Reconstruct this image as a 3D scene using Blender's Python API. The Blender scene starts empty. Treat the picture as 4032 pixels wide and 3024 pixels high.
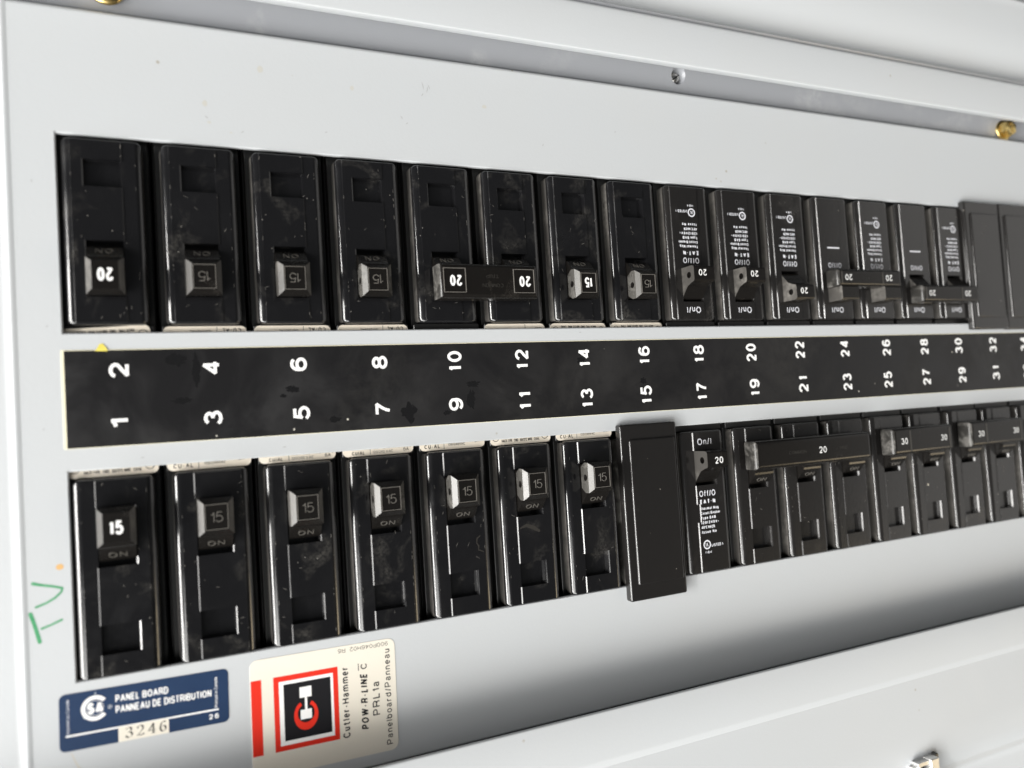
import bpy, bmesh, math, random
from mathutils import Matrix, Vector
random.seed(7)
S = 0.001                      # every shape below is written in millimetres
sc = bpy.context.scene
COL = sc.collection

# ------------------------------------------------------------------ camera
cam = bpy.data.cameras.new('camera'); co = bpy.data.objects.new('camera', cam); COL.objects.link(co)
R = Matrix(((0.9043762, 0.0393608, -0.4249170), (-0.0630219, 0.9971378, -0.0417667), (0.4220568, 0.0645519, 0.9042683)))
co.matrix_world = Matrix.Translation(Vector((4.7267, -12.5108, 249.4699)) * S) @ R.to_4x4()
cam.sensor_width = 36; cam.sensor_fit = 'HORIZONTAL'; cam.lens = 28.1011
cam.clip_start = 0.005; cam.clip_end = 20
cam.dof.use_dof = True; cam.dof.focus_distance = 0.285; cam.dof.aperture_fstop = 8.6
sc.camera = co

# ------------------------------------------------------------------ light
w = bpy.data.worlds.new('World'); sc.world = w; w.use_nodes = True
bg = w.node_tree.nodes['Background']; bg.inputs[0].default_value = (0.93, 0.96, 1.0, 1); bg.inputs[1].default_value = 0.06
def area(name, loc, target, sx, sy, power, color):
    l = bpy.data.lights.new(name, 'AREA'); l.shape = 'RECTANGLE'; l.size = sx; l.size_y = sy; l.energy = power; l.color = color
    o = bpy.data.objects.new(name, l); COL.objects.link(o); o.location = loc
    d = Vector(target) - Vector(loc); o.rotation_euler = d.to_track_quat('-Z', 'Y').to_euler()
    return o
area('ceiling_fixture', (-1.45, -1.70, 1.80), (0.13, -0.01, 0), 1.8, 2.3, 108, (1.0, 0.99, 0.965))
area('ceiling_bounce', (-2.30, -0.68, 0.76), (0.13, -0.1, 0), 2.45, 1.40, 138, (1.0, 0.98, 0.95))
area('added_highlight_strip', (-2.25, -0.18, 0.95), (0.13, 0, 0), 1.95, 0.055, 36, (1.0, 0.98, 0.95))  # narrow lamp added to draw thin highlights on the left bevels
area('room_floor_bounce', (1.75, 0.0, 0.62), (0.2, 0, 0), 1.8, 1.1, 3.8, (1.0, 0.97, 0.93))
area('added_warm_reflection_lamp', (1.25, -0.56, 0.74), (0.33, -0.15, 0), 0.35, 0.30, 1.6, (1.0, 0.80, 0.50))  # unseen lamp added to put a warm reflection at lower right
sc.view_settings.view_transform = 'Standard'; sc.view_settings.look = 'None'
sc.view_settings.exposure = 0.0; sc.view_settings.gamma = 1.0

# ------------------------------------------------------------------ materials
def mat(name, col, rough=0.4, metal=0.0, spec=0.5, coat=0.0, bump=None, mottle=None, dust=None, flecks=None, roughvar=None):
    """bump=(scale,strength)  mottle=(scale,amount)  dust=(scale,threshold,colour,amount)  flecks=(scale,threshold,colour)"""
    m = bpy.data.materials.new(name); m.use_nodes = True
    nt = m.node_tree; N = nt.nodes; L = nt.links; b = N['Principled BSDF']
    b.inputs['Base Color'].default_value = (*col, 1); b.inputs['Roughness'].default_value = rough
    b.inputs['Metallic'].default_value = metal; b.inputs['Specular IOR Level'].default_value = spec
    b.inputs['Coat Weight'].default_value = coat; b.inputs['Coat Roughness'].default_value = 0.12
    if not (bump or mottle or dust or flecks or roughvar): return m
    geo = N.new('ShaderNodeNewGeometry'); pos = geo.outputs['Position']
    def noise(scale, detail=4, rough_=0.55, dist=0):
        n = N.new('ShaderNodeTexNoise'); n.inputs['Scale'].default_value = scale; n.inputs['Detail'].default_value = detail
        n.inputs['Roughness'].default_value = rough_; n.inputs['Distortion'].default_value = dist; L.new(pos, n.inputs['Vector']); return n.outputs['Fac']
    def ramp(v, a, c_):
        r = N.new('ShaderNodeMapRange'); r.inputs[1].default_value = a; r.inputs[2].default_value = c_; L.new(v, r.inputs[0]); return r.outputs[0]
    def math_(op, a, c_):
        q = N.new('ShaderNodeMath'); q.operation = op
        for i, x in enumerate((a, c_)):
            if isinstance(x, (int, float)): q.inputs[i].default_value = x
            else: L.new(x, q.inputs[i])
        return q.outputs[0]
    cur = None
    def mix(fac, c2, prev):
        q = N.new('ShaderNodeMix'); q.data_type = 'RGBA'; L.new(fac, q.inputs['Factor'])
        if prev is None: q.inputs['A'].default_value = (*col, 1)
        else: L.new(prev, q.inputs['A'])
        q.inputs['B'].default_value = (*c2, 1); return q.outputs['Result']
    if mottle:
        f = math_('MULTIPLY', ramp(noise(mottle[0], 5), 0.35, 0.7), mottle[1])
        cur = mix(f, tuple(x * 0.55 for x in col) if len(mottle) < 3 else mottle[2], cur)
    if dust:
        big = ramp(noise(dust[0], 3, 0.6, 0.6), dust[1], dust[1] + 0.16)
        fine = ramp(noise(dust[0] * 14, 4, 0.7), 0.35, 0.62)
        f = math_('MULTIPLY', math_('MULTIPLY', big, fine), dust[3])
        cur = mix(f, dust[2], cur)
        rr = math_('ADD', rough, math_('MULTIPLY', f, 0.5)); L.new(rr, b.inputs['Roughness'])
    if flecks:
        v = N.new('ShaderNodeTexVoronoi'); v.inputs['Scale'].default_value = flecks[0]; L.new(pos, v.inputs['Vector'])
        sel = ramp(noise(flecks[0] * 0.31, 1), 0.58, 0.60)
        near = ramp(v.outputs['Distance'], flecks[1], flecks[1] * 0.6)
        cur = mix(math_('MULTIPLY', sel, near), flecks[2], cur)
    if roughvar:
        rr = math_('ADD', rough, math_('MULTIPLY', ramp(noise(roughvar[0], 4, 0.6, 0.8), 0.42, 0.72), roughvar[1])); L.new(rr, b.inputs['Roughness'])
    if cur is not None: L.new(cur, b.inputs['Base Color'])
    if bump:
        bp = N.new('ShaderNodeBump'); bp.inputs['Strength'].default_value = bump[1]; bp.inputs['Distance'].default_value = 0.0002
        L.new(noise(bump[0], 3), bp.inputs['Height']); L.new(bp.outputs['Normal'], b.inputs['Normal'])
    return m

M = {}
M['paint'] = mat('grey_enamel', (0.488, 0.508, 0.523), 0.46, spec=0.4, bump=(800, 0.13), mottle=(26, 0.12, (0.49, 0.49, 0.475)), flecks=(95, 0.06, (0.36, 0.34, 0.30)), roughvar=(14, 0.12))
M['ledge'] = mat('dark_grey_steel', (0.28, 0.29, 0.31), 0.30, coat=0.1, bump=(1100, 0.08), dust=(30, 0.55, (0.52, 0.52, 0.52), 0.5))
M['black'] = mat('glossy_black_plastic', (0.0065, 0.0065, 0.0072), 0.13, spec=0.85, bump=(350, 0.05), dust=(75, 0.565, (0.075, 0.071, 0.064), 0.55), flecks=(420, 0.085, (0.22, 0.21, 0.19)), roughvar=(60, 0.16))
M['side'] = mat('lit_toned_dusty_plastic', (0.055, 0.052, 0.048), 0.30, bump=(1500, 0.25), dust=(40, 0.46, (0.17, 0.16, 0.145), 0.6))  # lighter base paints side walls as lit; also serves dusty pocket floors
M['brown'] = mat('dusty_brown_black_plastic', (0.0125, 0.0117, 0.0112), 0.18, spec=0.85, bump=(800, 0.10), dust=(60, 0.60, (0.05, 0.046, 0.041), 0.4), flecks=(300, 0.07, (0.35, 0.32, 0.28)))
M['toggle'] = mat('moulded_toggle_plastic', (0.007, 0.0062, 0.0055), 0.24, bump=(1200, 0.15), dust=(120, 0.62, (0.06, 0.052, 0.044), 0.4))
M['lit_side'] = mat('lit_dusty_toggle_side', (0.07, 0.067, 0.061), 0.27, dust=(160, 0.5, (0.24, 0.23, 0.21), 0.6))  # base lightened so toggle flanks look side-lit, with dust mottling over it
M['tie_end'] = mat('lightened_scuffed_plastic', (0.025, 0.024, 0.022), 0.30, dust=(150, 0.48, (0.20, 0.19, 0.175), 0.75))  # scuffs over a base lightened to make end faces look lit
M['body'] = mat('black_case_plastic', (0.012, 0.012, 0.012), 0.35)  # plain black plastic of the breaker cases
M['strip'] = mat('black_number_strip', (0.010, 0.0098, 0.0105), 0.30, dust=(22, 0.50, (0.019, 0.0185, 0.018), 0.7), flecks=(170, 0.07, (0.5, 0.48, 0.42)), roughvar=(34, 0.30), bump=(300, 0.1))
M['white'] = mat('white_print', (0.85, 0.85, 0.84), 0.5)
M['greywhite'] = mat('grey_white_print', (0.72, 0.73, 0.78), 0.5)
M['emboss'] = mat('highlight_toned_raised_plastic', (0.13, 0.122, 0.11), 0.22)  # lighter colour paints highlights onto raised frames and figures
M['cream'] = mat('cream_label_paper', (0.74, 0.70, 0.61), 0.6, spec=0.2, mottle=(60, 0.18, (0.66, 0.60, 0.50)), bump=(2000, 0.1))
M['wire'] = mat('beige_wire_label', (0.84, 0.77, 0.66), 0.6, spec=0.2, mottle=(220, 0.3, (0.66, 0.56, 0.44)))
M['ink'] = mat('black_ink', (0.010, 0.010, 0.012), 0.6, spec=0.15)
M['inkgrey'] = mat('faded_ink', (0.02, 0.018, 0.018), 0.6)
M['onrelief'] = mat('lighter_on_lettering', (0.075, 0.07, 0.062), 0.2)  # lighter than the toggle so that ON can be read
M['relief'] = mat('dull_raised_plastic', (0.03, 0.028, 0.025), 0.22)
M['red'] = mat('red_print', (0.68, 0.03, 0.015), 0.6, spec=0.15)
M['blue'] = mat('navy_blue_label', (0.010, 0.029, 0.078), 0.5, spec=0.25, mottle=(140, 0.35, (0.018, 0.045, 0.105)), flecks=(330, 0.10, (0.45, 0.5, 0.55)))
M['edge'] = mat('worn_cream_edge', (0.74, 0.70, 0.52), 0.6)
M['green'] = mat('green_marker', (0.035, 0.25, 0.10), 0.5, mottle=(700, 0.6, (0.10, 0.36, 0.18)))
M['yellow'] = mat('yellow_tape', (0.72, 0.62, 0.12), 0.5)
M['orange'] = mat('orange_drip', (0.62, 0.38, 0.15), 0.5)
M['brass'] = mat('yellow_zinc_steel', (0.80, 0.60, 0.24), 0.22, metal=1.0, bump=(900, 0.3), roughvar=(400, 0.2))
M['steel'] = mat('bright_steel', (0.75, 0.73, 0.69), 0.2, metal=1.0, roughvar=(300, 0.25))
M['clip'] = mat('satin_steel', (0.72, 0.715, 0.70), 0.42, metal=1.0)
M['hole'] = mat('dark_hole', (0.004, 0.004, 0.004), 0.6)
M['dark'] = mat('dark_interior', (0.01, 0.01, 0.01), 0.8)
M['warm'] = mat('tan_scuff', (0.50, 0.46, 0.38), 0.5)

# ------------------------------------------------------------------ helpers
class MB:
    def __init__(s): s.v = []; s.f = []; s.sm = []
    def add(s, vs, fs, smooth=False):
        o = len(s.v); s.v += [tuple(p) for p in vs]; s.f += [tuple(i + o for i in f) for f in fs]; s.sm += [smooth] * len(fs); return s
    def quad(s, a, b, c, d): return s.add([a, b, c, d], [(0, 1, 2, 3)])
    def rect(s, x0, x1, y0, y1, z): return s.quad((x0, y0, z), (x1, y0, z), (x1, y1, z), (x0, y1, z))
    def rings(s, rs, cap=True, capb=False, smooth=False):
        n = len(rs[0]); vs = [p for r in rs for p in r]; fs = []
        for k in range(len(rs) - 1):
            for i in range(n):
                j = (i + 1) % n; fs.append((k * n + i, k * n + j, (k + 1) * n + j, (k + 1) * n + i))
        s.add(vs, fs, smooth)
        if cap: s.add(rs[-1], [tuple(range(n))])
        if capb: s.add(rs[0], [tuple(reversed(range(n)))])
        return s
    def prism(s, prof, x0, x1, inset=0.0):
        """profile in (y,z), swept along x; ends slightly drafted"""
        n = len(prof); vs = [(x0, y, z) for y, z in prof] + [(x1, y, z) for y, z in prof]
        fs = [tuple(reversed(range(n))), tuple(range(n, 2 * n))] + [(i, (i + 1) % n, n + (i + 1) % n, n + i) for i in range(n)]
        return s.add(vs, fs)
    def data(s, name):
        me = bpy.data.meshes.new(name); me.from_pydata([(x * S, y * S, z * S) for x, y, z in s.v], [], s.f)
        me.polygons.foreach_set('use_smooth', s.sm)
        bm = bmesh.new(); bm.from_mesh(me); bmesh.ops.remove_doubles(bm, verts=bm.verts, dist=1e-7)
        bmesh.ops.recalc_face_normals(bm, faces=bm.faces); bm.to_mesh(me); bm.free(); return me

def rr(x0, x1, y0, y1, r, z, n=4):
    p = []
    for cx, cy, a in ((x1 - r, y1 - r, 0), (x0 + r, y1 - r, 90), (x0 + r, y0 + r, 180), (x1 - r, y0 + r, 270)):
        for i in range(n + 1):
            t = math.radians(a + 90 * i / n); p.append((cx + r * math.cos(t), cy + r * math.sin(t), z))
    return p

def rbox(x0, x1, y0, y1, z0, z1, r=1.0, b=0.5, n=3, bs=2):
    m = MB(); rs = [rr(x0, x1, y0, y1, r, z0, n)]
    for i in range(bs + 1):
        t = math.pi / 2 * i / bs; d = b * (1 - math.cos(t)); rs.append(rr(x0 + d, x1 - d, y0 + d, y1 - d, max(r - d, 0.05), z1 - b + b * math.sin(t), n))
    m.rings(rs, smooth=bs > 1); return m

def obj(name, me, m, parent=None, loc=(0, 0, 0), rot=0.0, label=None, kind=None):
    if isinstance(me, MB): me = me.data(name)
    if m is not None and not me.materials: me.materials.append(M[m])
    o = bpy.data.objects.new(name, me); COL.objects.link(o)
    o.location = Vector(loc) * S; o.rotation_euler = (0, 0, math.radians(rot))
    if parent: o.parent = parent
    if label: o['label'] = label
    if kind: o['kind'] = kind
    return o

def thing(name, label, cat, loc=(0, 0, 0), rot=0.0, group=None, scale=None):
    o = bpy.data.objects.new(name, None); COL.objects.link(o); o.empty_display_size = 0.005
    o.location = Vector(loc) * S; o.rotation_euler = (0, 0, math.radians(rot))
    if scale: o.scale = scale
    o['label'] = label; o['category'] = cat
    if group: o['group'] = group
    return o
def tag(o, label, cat, group=None):
    o['label'] = label; o['category'] = cat
    if group: o['group'] = group
    return o

# a plain grotesque alphabet drawn as pen strokes: (width, strokes); points in 0..1 of the glyph box, 'a' = elliptical arc
def A(cx, cy, rx, ry, a0, a1): 
    n = max(3, int(abs(a1 - a0) / 22)); return [(cx + rx * math.cos(math.radians(a0 + (a1 - a0) * i / n)), cy + ry * math.sin(math.radians(a0 + (a1 - a0) * i / n))) for i in range(n + 1)]
XH = 0.72
G = {
 '0': (5.3, [A(.5, .5, .5, .5, 90, 450)]), '1': (2.7, [[(1, 0), (1, 1)], [(.02, .74), (.5, .78), (.95, .93)]]),
 '2': (5.2, [A(.5, .70, .5, .30, 172, -38) + [(.5, .30), (.06, 0), (1, 0)]]),
 '3': (5.2, [A(.48, .76, .44, .24, 158, -88), A(.48, .265, .52, .265, 88, -162)]),
 '4': (5.5, [[(.74, 0), (.74, 1), (0, .26), (1, .26)]]),
 '5': (5.2, [[(.93, 1), (.2, 1), (.08, .5)] + A(.47, .325, .53, .325, 138, -158)]),
 '6': (5.2, [A(.5, .31, .5, .31, 90, 450), A(.53, .58, .53, .42, 38, 180) + [(0, .31)]]),
 '7': (5.0, [[(0, 1), (1, 1), (.62, .58), (.42, .28), (.34, 0)]]),
 '8': (5.2, [A(.5, .765, .43, .235, 90, 450), A(.5, .265, .5, .265, 90, 450)]),
 '9': (5.2, [A(.5, .69, .5, .31, 90, 450), A(.47, .42, .53, .42, 218, 360) + [(1, .69)]]),
 'A': (6.4, [[(0, 0), (.5, 1), (1, 0)], [(.2, .34), (.8, .34)]]),
 'B': (5.8, [[(0, 0), (0, 1)], [(0, 1), (.6, 1)] + A(.6, .765, .33, .235, 90, -90) + [(0, .53)], [(.6, .53)] + A(.62, .265, .38, .265, 90, -90) + [(0, 0)]]),
 'C': (6.2, [A(.52, .5, .52, .5, 38, 322)]), 'D': (6.0, [[(0, 0), (0, 1), (.45, 1)] + A(.45, .5, .55, .5, 90, -90) + [(0, 0)]]),
 'E': (5.0, [[(1, 1), (0, 1), (0, 0), (1, 0)], [(0, .52), (.92, .52)]]), 'F': (4.8, [[(1, 1), (0, 1), (0, 0)], [(0, .52), (.88, .52)]]),
 'G': (6.4, [A(.52, .5, .52, .5, 40, 350) + [(.98, .46), (.6, .46)]]), 'H': (5.7, [[(0, 0), (0, 1)], [(1, 0), (1, 1)], [(0, .52), (1, .52)]]),
 'I': (0.9, [[(.5, 0), (.5, 1)]]), 'K': (5.8, [[(0, 0), (0, 1)], [(1, 1), (0, .38)], [(.32, .6), (1, 0)]]), 'L': (4.6, [[(0, 1), (0, 0), (1, 0)]]),
 'M': (6.8, [[(0, 0), (0, 1), (.5, .05), (1, 1), (1, 0)]]), 'N': (5.7, [[(0, 0), (0, 1), (1, 0), (1, 1)]]), 'O': (6.6, [A(.5, .5, .5, .5, 90, 450)]),
 'P': (5.4, [[(0, 0), (0, 1), (.6, 1)] + A(.6, .72, .4, .28, 90, -90) + [(0, .44)]]), 'R': (5.8, [[(0, 0), (0, 1), (.6, 1)] + A(.6, .74, .36, .26, 90, -90) + [(0, .48)], [(.6, .48), (.9, .35), (.96, 0)]]),
 'S': (5.5, [A(.5, .74, .46, .26, 20, 265) + A(.5, .26, .5, .26, 85, -165)]), 'T': (5.4, [[(0, 1), (1, 1)], [(.5, 1), (.5, 0)]]),
 'U': (5.7, [[(0, 1), (0, .35)] + A(.5, .35, .5, .35, 180, 360) + [(1, 1)]]), 'V': (5.8, [[(0, 1), (.5, 0), (1, 1)]]), 'W': (8.4, [[(0, 1), (.25, 0), (.5, 1), (.75, 0), (1, 1)]]),
 'Y': (5.8, [[(0, 1), (.5, .42), (1, 1)], [(.5, .42), (.5, 0)]]),
 'a': (4.6, [A(.45, .55, .4, .17, 165, 0) + [(.85, .55), (.85, .1), (1, 0)], A(.42, .2, .42, .2, 60, 330)]), 'b': (4.6, [[(0, 1), (0, 0)], A(.5, .36, .5, .36, 0, 360)]),
 'c': (4.3, [A(.52, .36, .52, .36, 45, 315)]), 'd': (4.6, [[(1, 1), (1, 0)], A(.5, .36, .5, .36, 0, 360)]), 'e': (4.6, [[(.02, .38), (1, .38)] + A(.5, .36, .5, .36, 5, 318)]),
 'f': (3.5, [[(.45, 0), (.45, .8), (.6, .97), (1, 1)], [(0, .7), (1, .7)]]), 'g': (4.6, [A(.5, .36, .5, .36, 0, 360), [(1, .72), (1, -.1), (.7, -.28), (.1, -.2)]]),
 'h': (4.3, [[(0, 0), (0, 1)], [(0, .45)] + A(.5, .42, .5, .30, 150, 0) + [(1, 0)]]), 'i': (.9, [[(.5, 0), (.5, .72)], [(.5, .9), (.5, 1)]]), 'k': (4.3, [[(0, 0), (0, 1)], [(.95, .7), (0, .25)], [(.35, .42), (1, 0)]]),
 'l': (.9, [[(.5, 0), (.5, 1)]]), 'm': (7.0, [[(0, 0), (0, .72)], [(0, .45)] + A(.25, .45, .25, .27, 150, 0) + [(.5, 0)], [(.5, .45)] + A(.75, .45, .25, .27, 150, 0) + [(1, 0)]]),
 'n': (4.3, [[(0, 0), (0, .72)], [(0, .42)] + A(.5, .42, .5, .30, 150, 0) + [(1, 0)]]), 'o': (4.7, [A(.5, .36, .5, .36, 0, 360)]), 'p': (4.6, [[(0, -.28), (0, .72)], A(.5, .36, .5, .36, 0, 360)]),
 'r': (3.3, [[(0, 0), (0, .72)], [(0, .42), (.35, .66), (1, .71)]]), 's': (4.0, [A(.5, .54, .45, .18, 20, 265) + A(.5, .18, .5, .18, 85, -165)]), 't': (4.3, [[(.45, .95), (.45, .12), (.65, 0), (1, 0)], [(0, .7), (1, .7)]]),
 'u': (4.3, [[(0, .72), (0, .3)] + A(.5, .30, .5, .30, 180, 330) + [(1, .42)], [(1, .72), (1, 0)]]), 'y': (4.4, [[(0, .72), (.5, .05)], [(1, .72), (.5, .05), (.3, -.28), (0, -.28)]]),
 '-': (3.2, [[(0, .38), (1, .38)]]), '/': (3.0, [[(0, -.02), (1, 1.02)]]), '°': (2.4, [A(.5, .82, .5, .16, 0, 360)]), '.': (.9, [[(.5, 0), (.5, .1)]]), '·': (.9, [[(.5, .45), (.5, .56)]]), '~': (4, [[(0, .4), (.3, .52), (.7, .38), (1, .5)]]),
}
G['é'] = (4.6, G['e'][1] + [[(.4, .85), (.7, 1.05)]])
def split_corners(pts, wd):
    out = []; cur = [pts[0]]
    for i in range(1, len(pts) - 1):
        p = Vector(pts[i]); a_ = (p - Vector(pts[i - 1])); b_ = (Vector(pts[i + 1]) - p); cur.append(pts[i])
        if a_.length > 1e-6 and b_.length > 1e-6 and a_.angle(b_) > math.radians(50):
            e = min(wd * 0.5, a_.length * .4) * (0.95 if a_.angle(b_) < 2 else 0.35); q = p + a_.normalized() * e; cur[-1] = (q.x, q.y); out.append(cur)
            e = min(wd * 0.5, b_.length * .4) * (0.95 if a_.angle(b_) < 2 else 0.35); q = p - b_.normalized() * e; cur = [(q.x, q.y)]
    cur.append(pts[-1]); out.append(cur); return out
def ribbon(pts, wd):
    closed = math.dist(pts[0], pts[-1]) < 1e-6 and len(pts) > 4
    P_ = [pts[0]]
    for q in pts[1:]:
        if math.dist(q, P_[-1]) > 1e-6: P_.append(q)
    if closed: P_ = P_[:-1]
    n = len(P_); L_ = []; R_ = []
    for i in range(n):
        if closed: a, b = P_[i - 1], P_[(i + 1) % n]
        else: a, b = P_[max(0, i - 1)], P_[min(n - 1, i + 1)]
        p = P_[i]; d1 = Vector((p[0] - a[0], p[1] - a[1])); d2 = Vector((b[0] - p[0], b[1] - p[1]))
        if d1.length < 1e-9: d1 = d2
        if d2.length < 1e-9: d2 = d1
        d1.normalize(); d2.normalize(); t = d1 + d2
        if t.length < 0.05: t = d1
        t.normalize(); nn = Vector((-t.y, t.x)); k = wd / 2 / max(0.45, nn.dot(Vector((-d1.y, d1.x))))
        L_.append((p[0] + nn.x * k, p[1] + nn.y * k)); R_.append((p[0] - nn.x * k, p[1] - nn.y * k))
    f = []; m_ = n if closed else n - 1
    for i in range(m_): j = (i + 1) % n; f.append((i, j, n + j, n + i))
    return L_ + R_, f
_tc = {}
def text(s, cap, width=None, bold=0.0, ext=0.0, shear=0.0, align='C', spacing=1.0):
    """lettering as a flat mesh of pen strokes; cap height and total width in mm; bold 0 (regular) .. 0.05 (heavy)"""
    key = (s, cap, width, bold, ext, shear, align, spacing)
    if key in _tc: return _tc[key]
    sw = 1.05 + bold * 32; gap = 0.45 * spacing + sw * 0.35; x = 0; strokes = []
    for ch in s:
        if ch == ' ': x += 3.0; continue
        wd, st_ = G[ch]; wd = max(wd, sw)
        for q in st_:
            q = [(x + (px * (wd - sw) + sw / 2), sw / 2 + py * (10 - sw)) for px, py in q]
            strokes += [q]
        x += wd + gap
    x -= gap; ky = cap / 10; kx = ky; rx = 1.0 if width is None else (width / ky - sw) / (x - sw)
    strokes = [[((px - sw / 2) * rx + sw / 2, py) for px, py in q] for q in strokes]; x = (x - sw) * rx + sw; ox = x / 2 if align == 'C' else 0
    strokes = [r_ for q in strokes for r_ in ([q] if (math.dist(q[0], q[-1]) < 1e-6 and len(q) > 8) else split_corners(q, sw))]
    v = []; f = []
    for i, q in enumerate(strokes):
        vs, fs = ribbon(q, sw); o = len(v); z = (i % 5) * 0.004
        v += [((px - ox + py * shear) * kx * S, py * ky * S, z * S) for px, py in vs]; f += [tuple(a_ + o for a_ in ff) for ff in fs]
    me = bpy.data.meshes.new('lettering'); me.from_pydata(v, [], f)
    if ext:
        bm = bmesh.new(); bm.from_mesh(me)
        r = bmesh.ops.extrude_face_region(bm, geom=bm.faces[:])
        for q in [g for g in r['geom'] if isinstance(g, bmesh.types.BMVert)]: q.co.z += ext * S
        bmesh.ops.recalc_face_normals(bm, faces=bm.faces); bm.to_mesh(me); bm.free()
    _tc[key] = me; return me
def put_text(name, s, cap, x, y, z, m, parent, rot=0, width=None, **k):
    me = text(s, cap, width, **k)
    if me.materials and me.materials[0] != M[m]: me = me.copy(); me.materials.clear()
    if not me.materials: me.materials.append(M[m])
    return obj(name, me, None, parent, (x, y, z), rot)

def frame_mesh(x0, x1, y0, y1, t, h, z):
    m = MB()
    for a, b, c, d in ((x0, x1, y1 - t, y1), (x0, x1, y0, y0 + t), (x0, x0 + t, y0 + t, y1 - t), (x1 - t, x1, y0 + t, y1 - t)):
        m.rings([[(a, c, z), (b, c, z), (b, d, z), (a, d, z)], [(a, c, z + h), (b, c, z + h), (b, d, z + h), (a, d, z + h)]])
    return m
def disc(x, y, z, r, n=20, ry=None):
    ry = ry or r; return MB().add([(x + r * math.cos(2 * math.pi * i / n), y + ry * math.sin(2 * math.pi * i / n), z) for i in range(n)], [tuple(range(n))])
def arc(cx, cy, z, ro, ri, a0, a1, n=28, roy=None, riy=None, ciy=None):
    roy = roy or ro; riy = riy or ri; ciy = cy if ciy is None else ciy; v = []; f = []
    for i in range(n + 1):
        t = math.radians(a0 + (a1 - a0) * i / n)
        v += [(cx + ro * math.cos(t), cy + roy * math.sin(t), z), (cx + ri * math.cos(t), ciy + riy * math.sin(t), z)]
    f = [(2 * i, 2 * i + 2, 2 * i + 3, 2 * i + 1) for i in range(n)]
    return MB().add(v, f)
def stroke(pts, w, z, h=0.0):
    """a flat pen stroke: polyline with width w (number or list)"""
    ws = w if isinstance(w, (list, tuple)) else [w] * len(pts); m = MB(); L_ = []; R_ = []
    for i, p in enumerate(pts):
        a = pts[max(0, i - 1)]; b = pts[min(len(pts) - 1, i + 1)]; d = Vector((b[0] - a[0], b[1] - a[1])); d.normalize(); n = Vector((-d.y, d.x))
        L_.append((p[0] + n.x * ws[i] / 2, p[1] + n.y * ws[i] / 2, z)); R_.append((p[0] - n.x * ws[i] / 2, p[1] - n.y * ws[i] / 2, z))
    for i in range(len(pts) - 1): m.quad(L_[i], L_[i + 1], R_[i + 1], R_[i])
    for p, ww in ((pts[0], ws[0]), (pts[-1], ws[-1])): m.v and m.add(*(lambda d: (d.v, d.f))(disc(p[0], p[1], z + 0.004, ww / 2, 10)))
    return m
def nib(pts, wx, wy, z):
    """broad-nib stroke: wide across x, thin across y (gives the thick and thin of old-style figures)"""
    m = MB()
    for a, b in zip(pts, pts[1:]):
        for k in range(1): m.add([(a[0] - wx, a[1] - wy, z), (a[0] + wx, a[1] + wy, z), (b[0] + wx, b[1] + wy, z), (b[0] - wx, b[1] - wy, z)], [(0, 1, 2, 3)])
    return m

# ------------------------------------------------------------------ the enclosure: setting and sheet metal
P = 25.4
obj('enclosure_interior', MB().rect(-60, 520, -170, 135, -45), 'dark', kind='structure')

OX0, OX1 = -13.3, 470.0
UY0, UY1 = 18.0, 74.7
LY0, LY1 = -76.5, -19.4
def cover():
    m = MB(); xs = [-23.6, OX0, OX1, 480]; ys = [-117.0, LY0, LY1, UY0, UY1, 109.6]; c = 0.35
    def hole(y0, y1):
        a = rr(OX0, OX1, y0, y1, 0.5, 0, 2); b = rr(OX0 + c, OX1 - c, y0 + c, y1 - c, 0.4, -c, 2); d = [(x, y, -1.6) for x, y, z in b]
        m.rings([a, b, d], cap=False)
    for i in range(3):
        for j in range(5):
            if i == 1 and j in (1, 3): continue
            m.rect(xs[i], xs[i + 1], ys[j], ys[j + 1], 0)
    hole(LY0, LY1); hole(UY0, UY1)
    m.add([(-23.6, -117.0, 0), (480, -117.0, 0), (480, -117.5, -.3), (-23.6, -117.5, -.3)], [(0, 1, 2, 3)], True); m.add([(-23.6, -117.5, -.3), (480, -117.5, -.3), (480, -117.7, -6), (-23.6, -117.7, -6)], [(0, 1, 2, 3)])
    # the folded upper edge
    prof = [(109.6, 0), (110.2, -0.15), (110.8, -0.6), (111.1, -1.3), (111.2, -3.4)]
    for (y0, z0), (y1, z1) in zip(prof, prof[1:]): m.add([(-23.6, y0, z0), (480, y0, z0), (480, y1, z1), (-23.6, y1, z1)], [(0, 1, 2, 3)], True)
    return m
pc = thing('panel_cover', 'light grey enamel cover plate with two long cut-outs framing both breaker rows', 'cover')
obj('plate', cover(), 'paint', pc)
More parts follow.
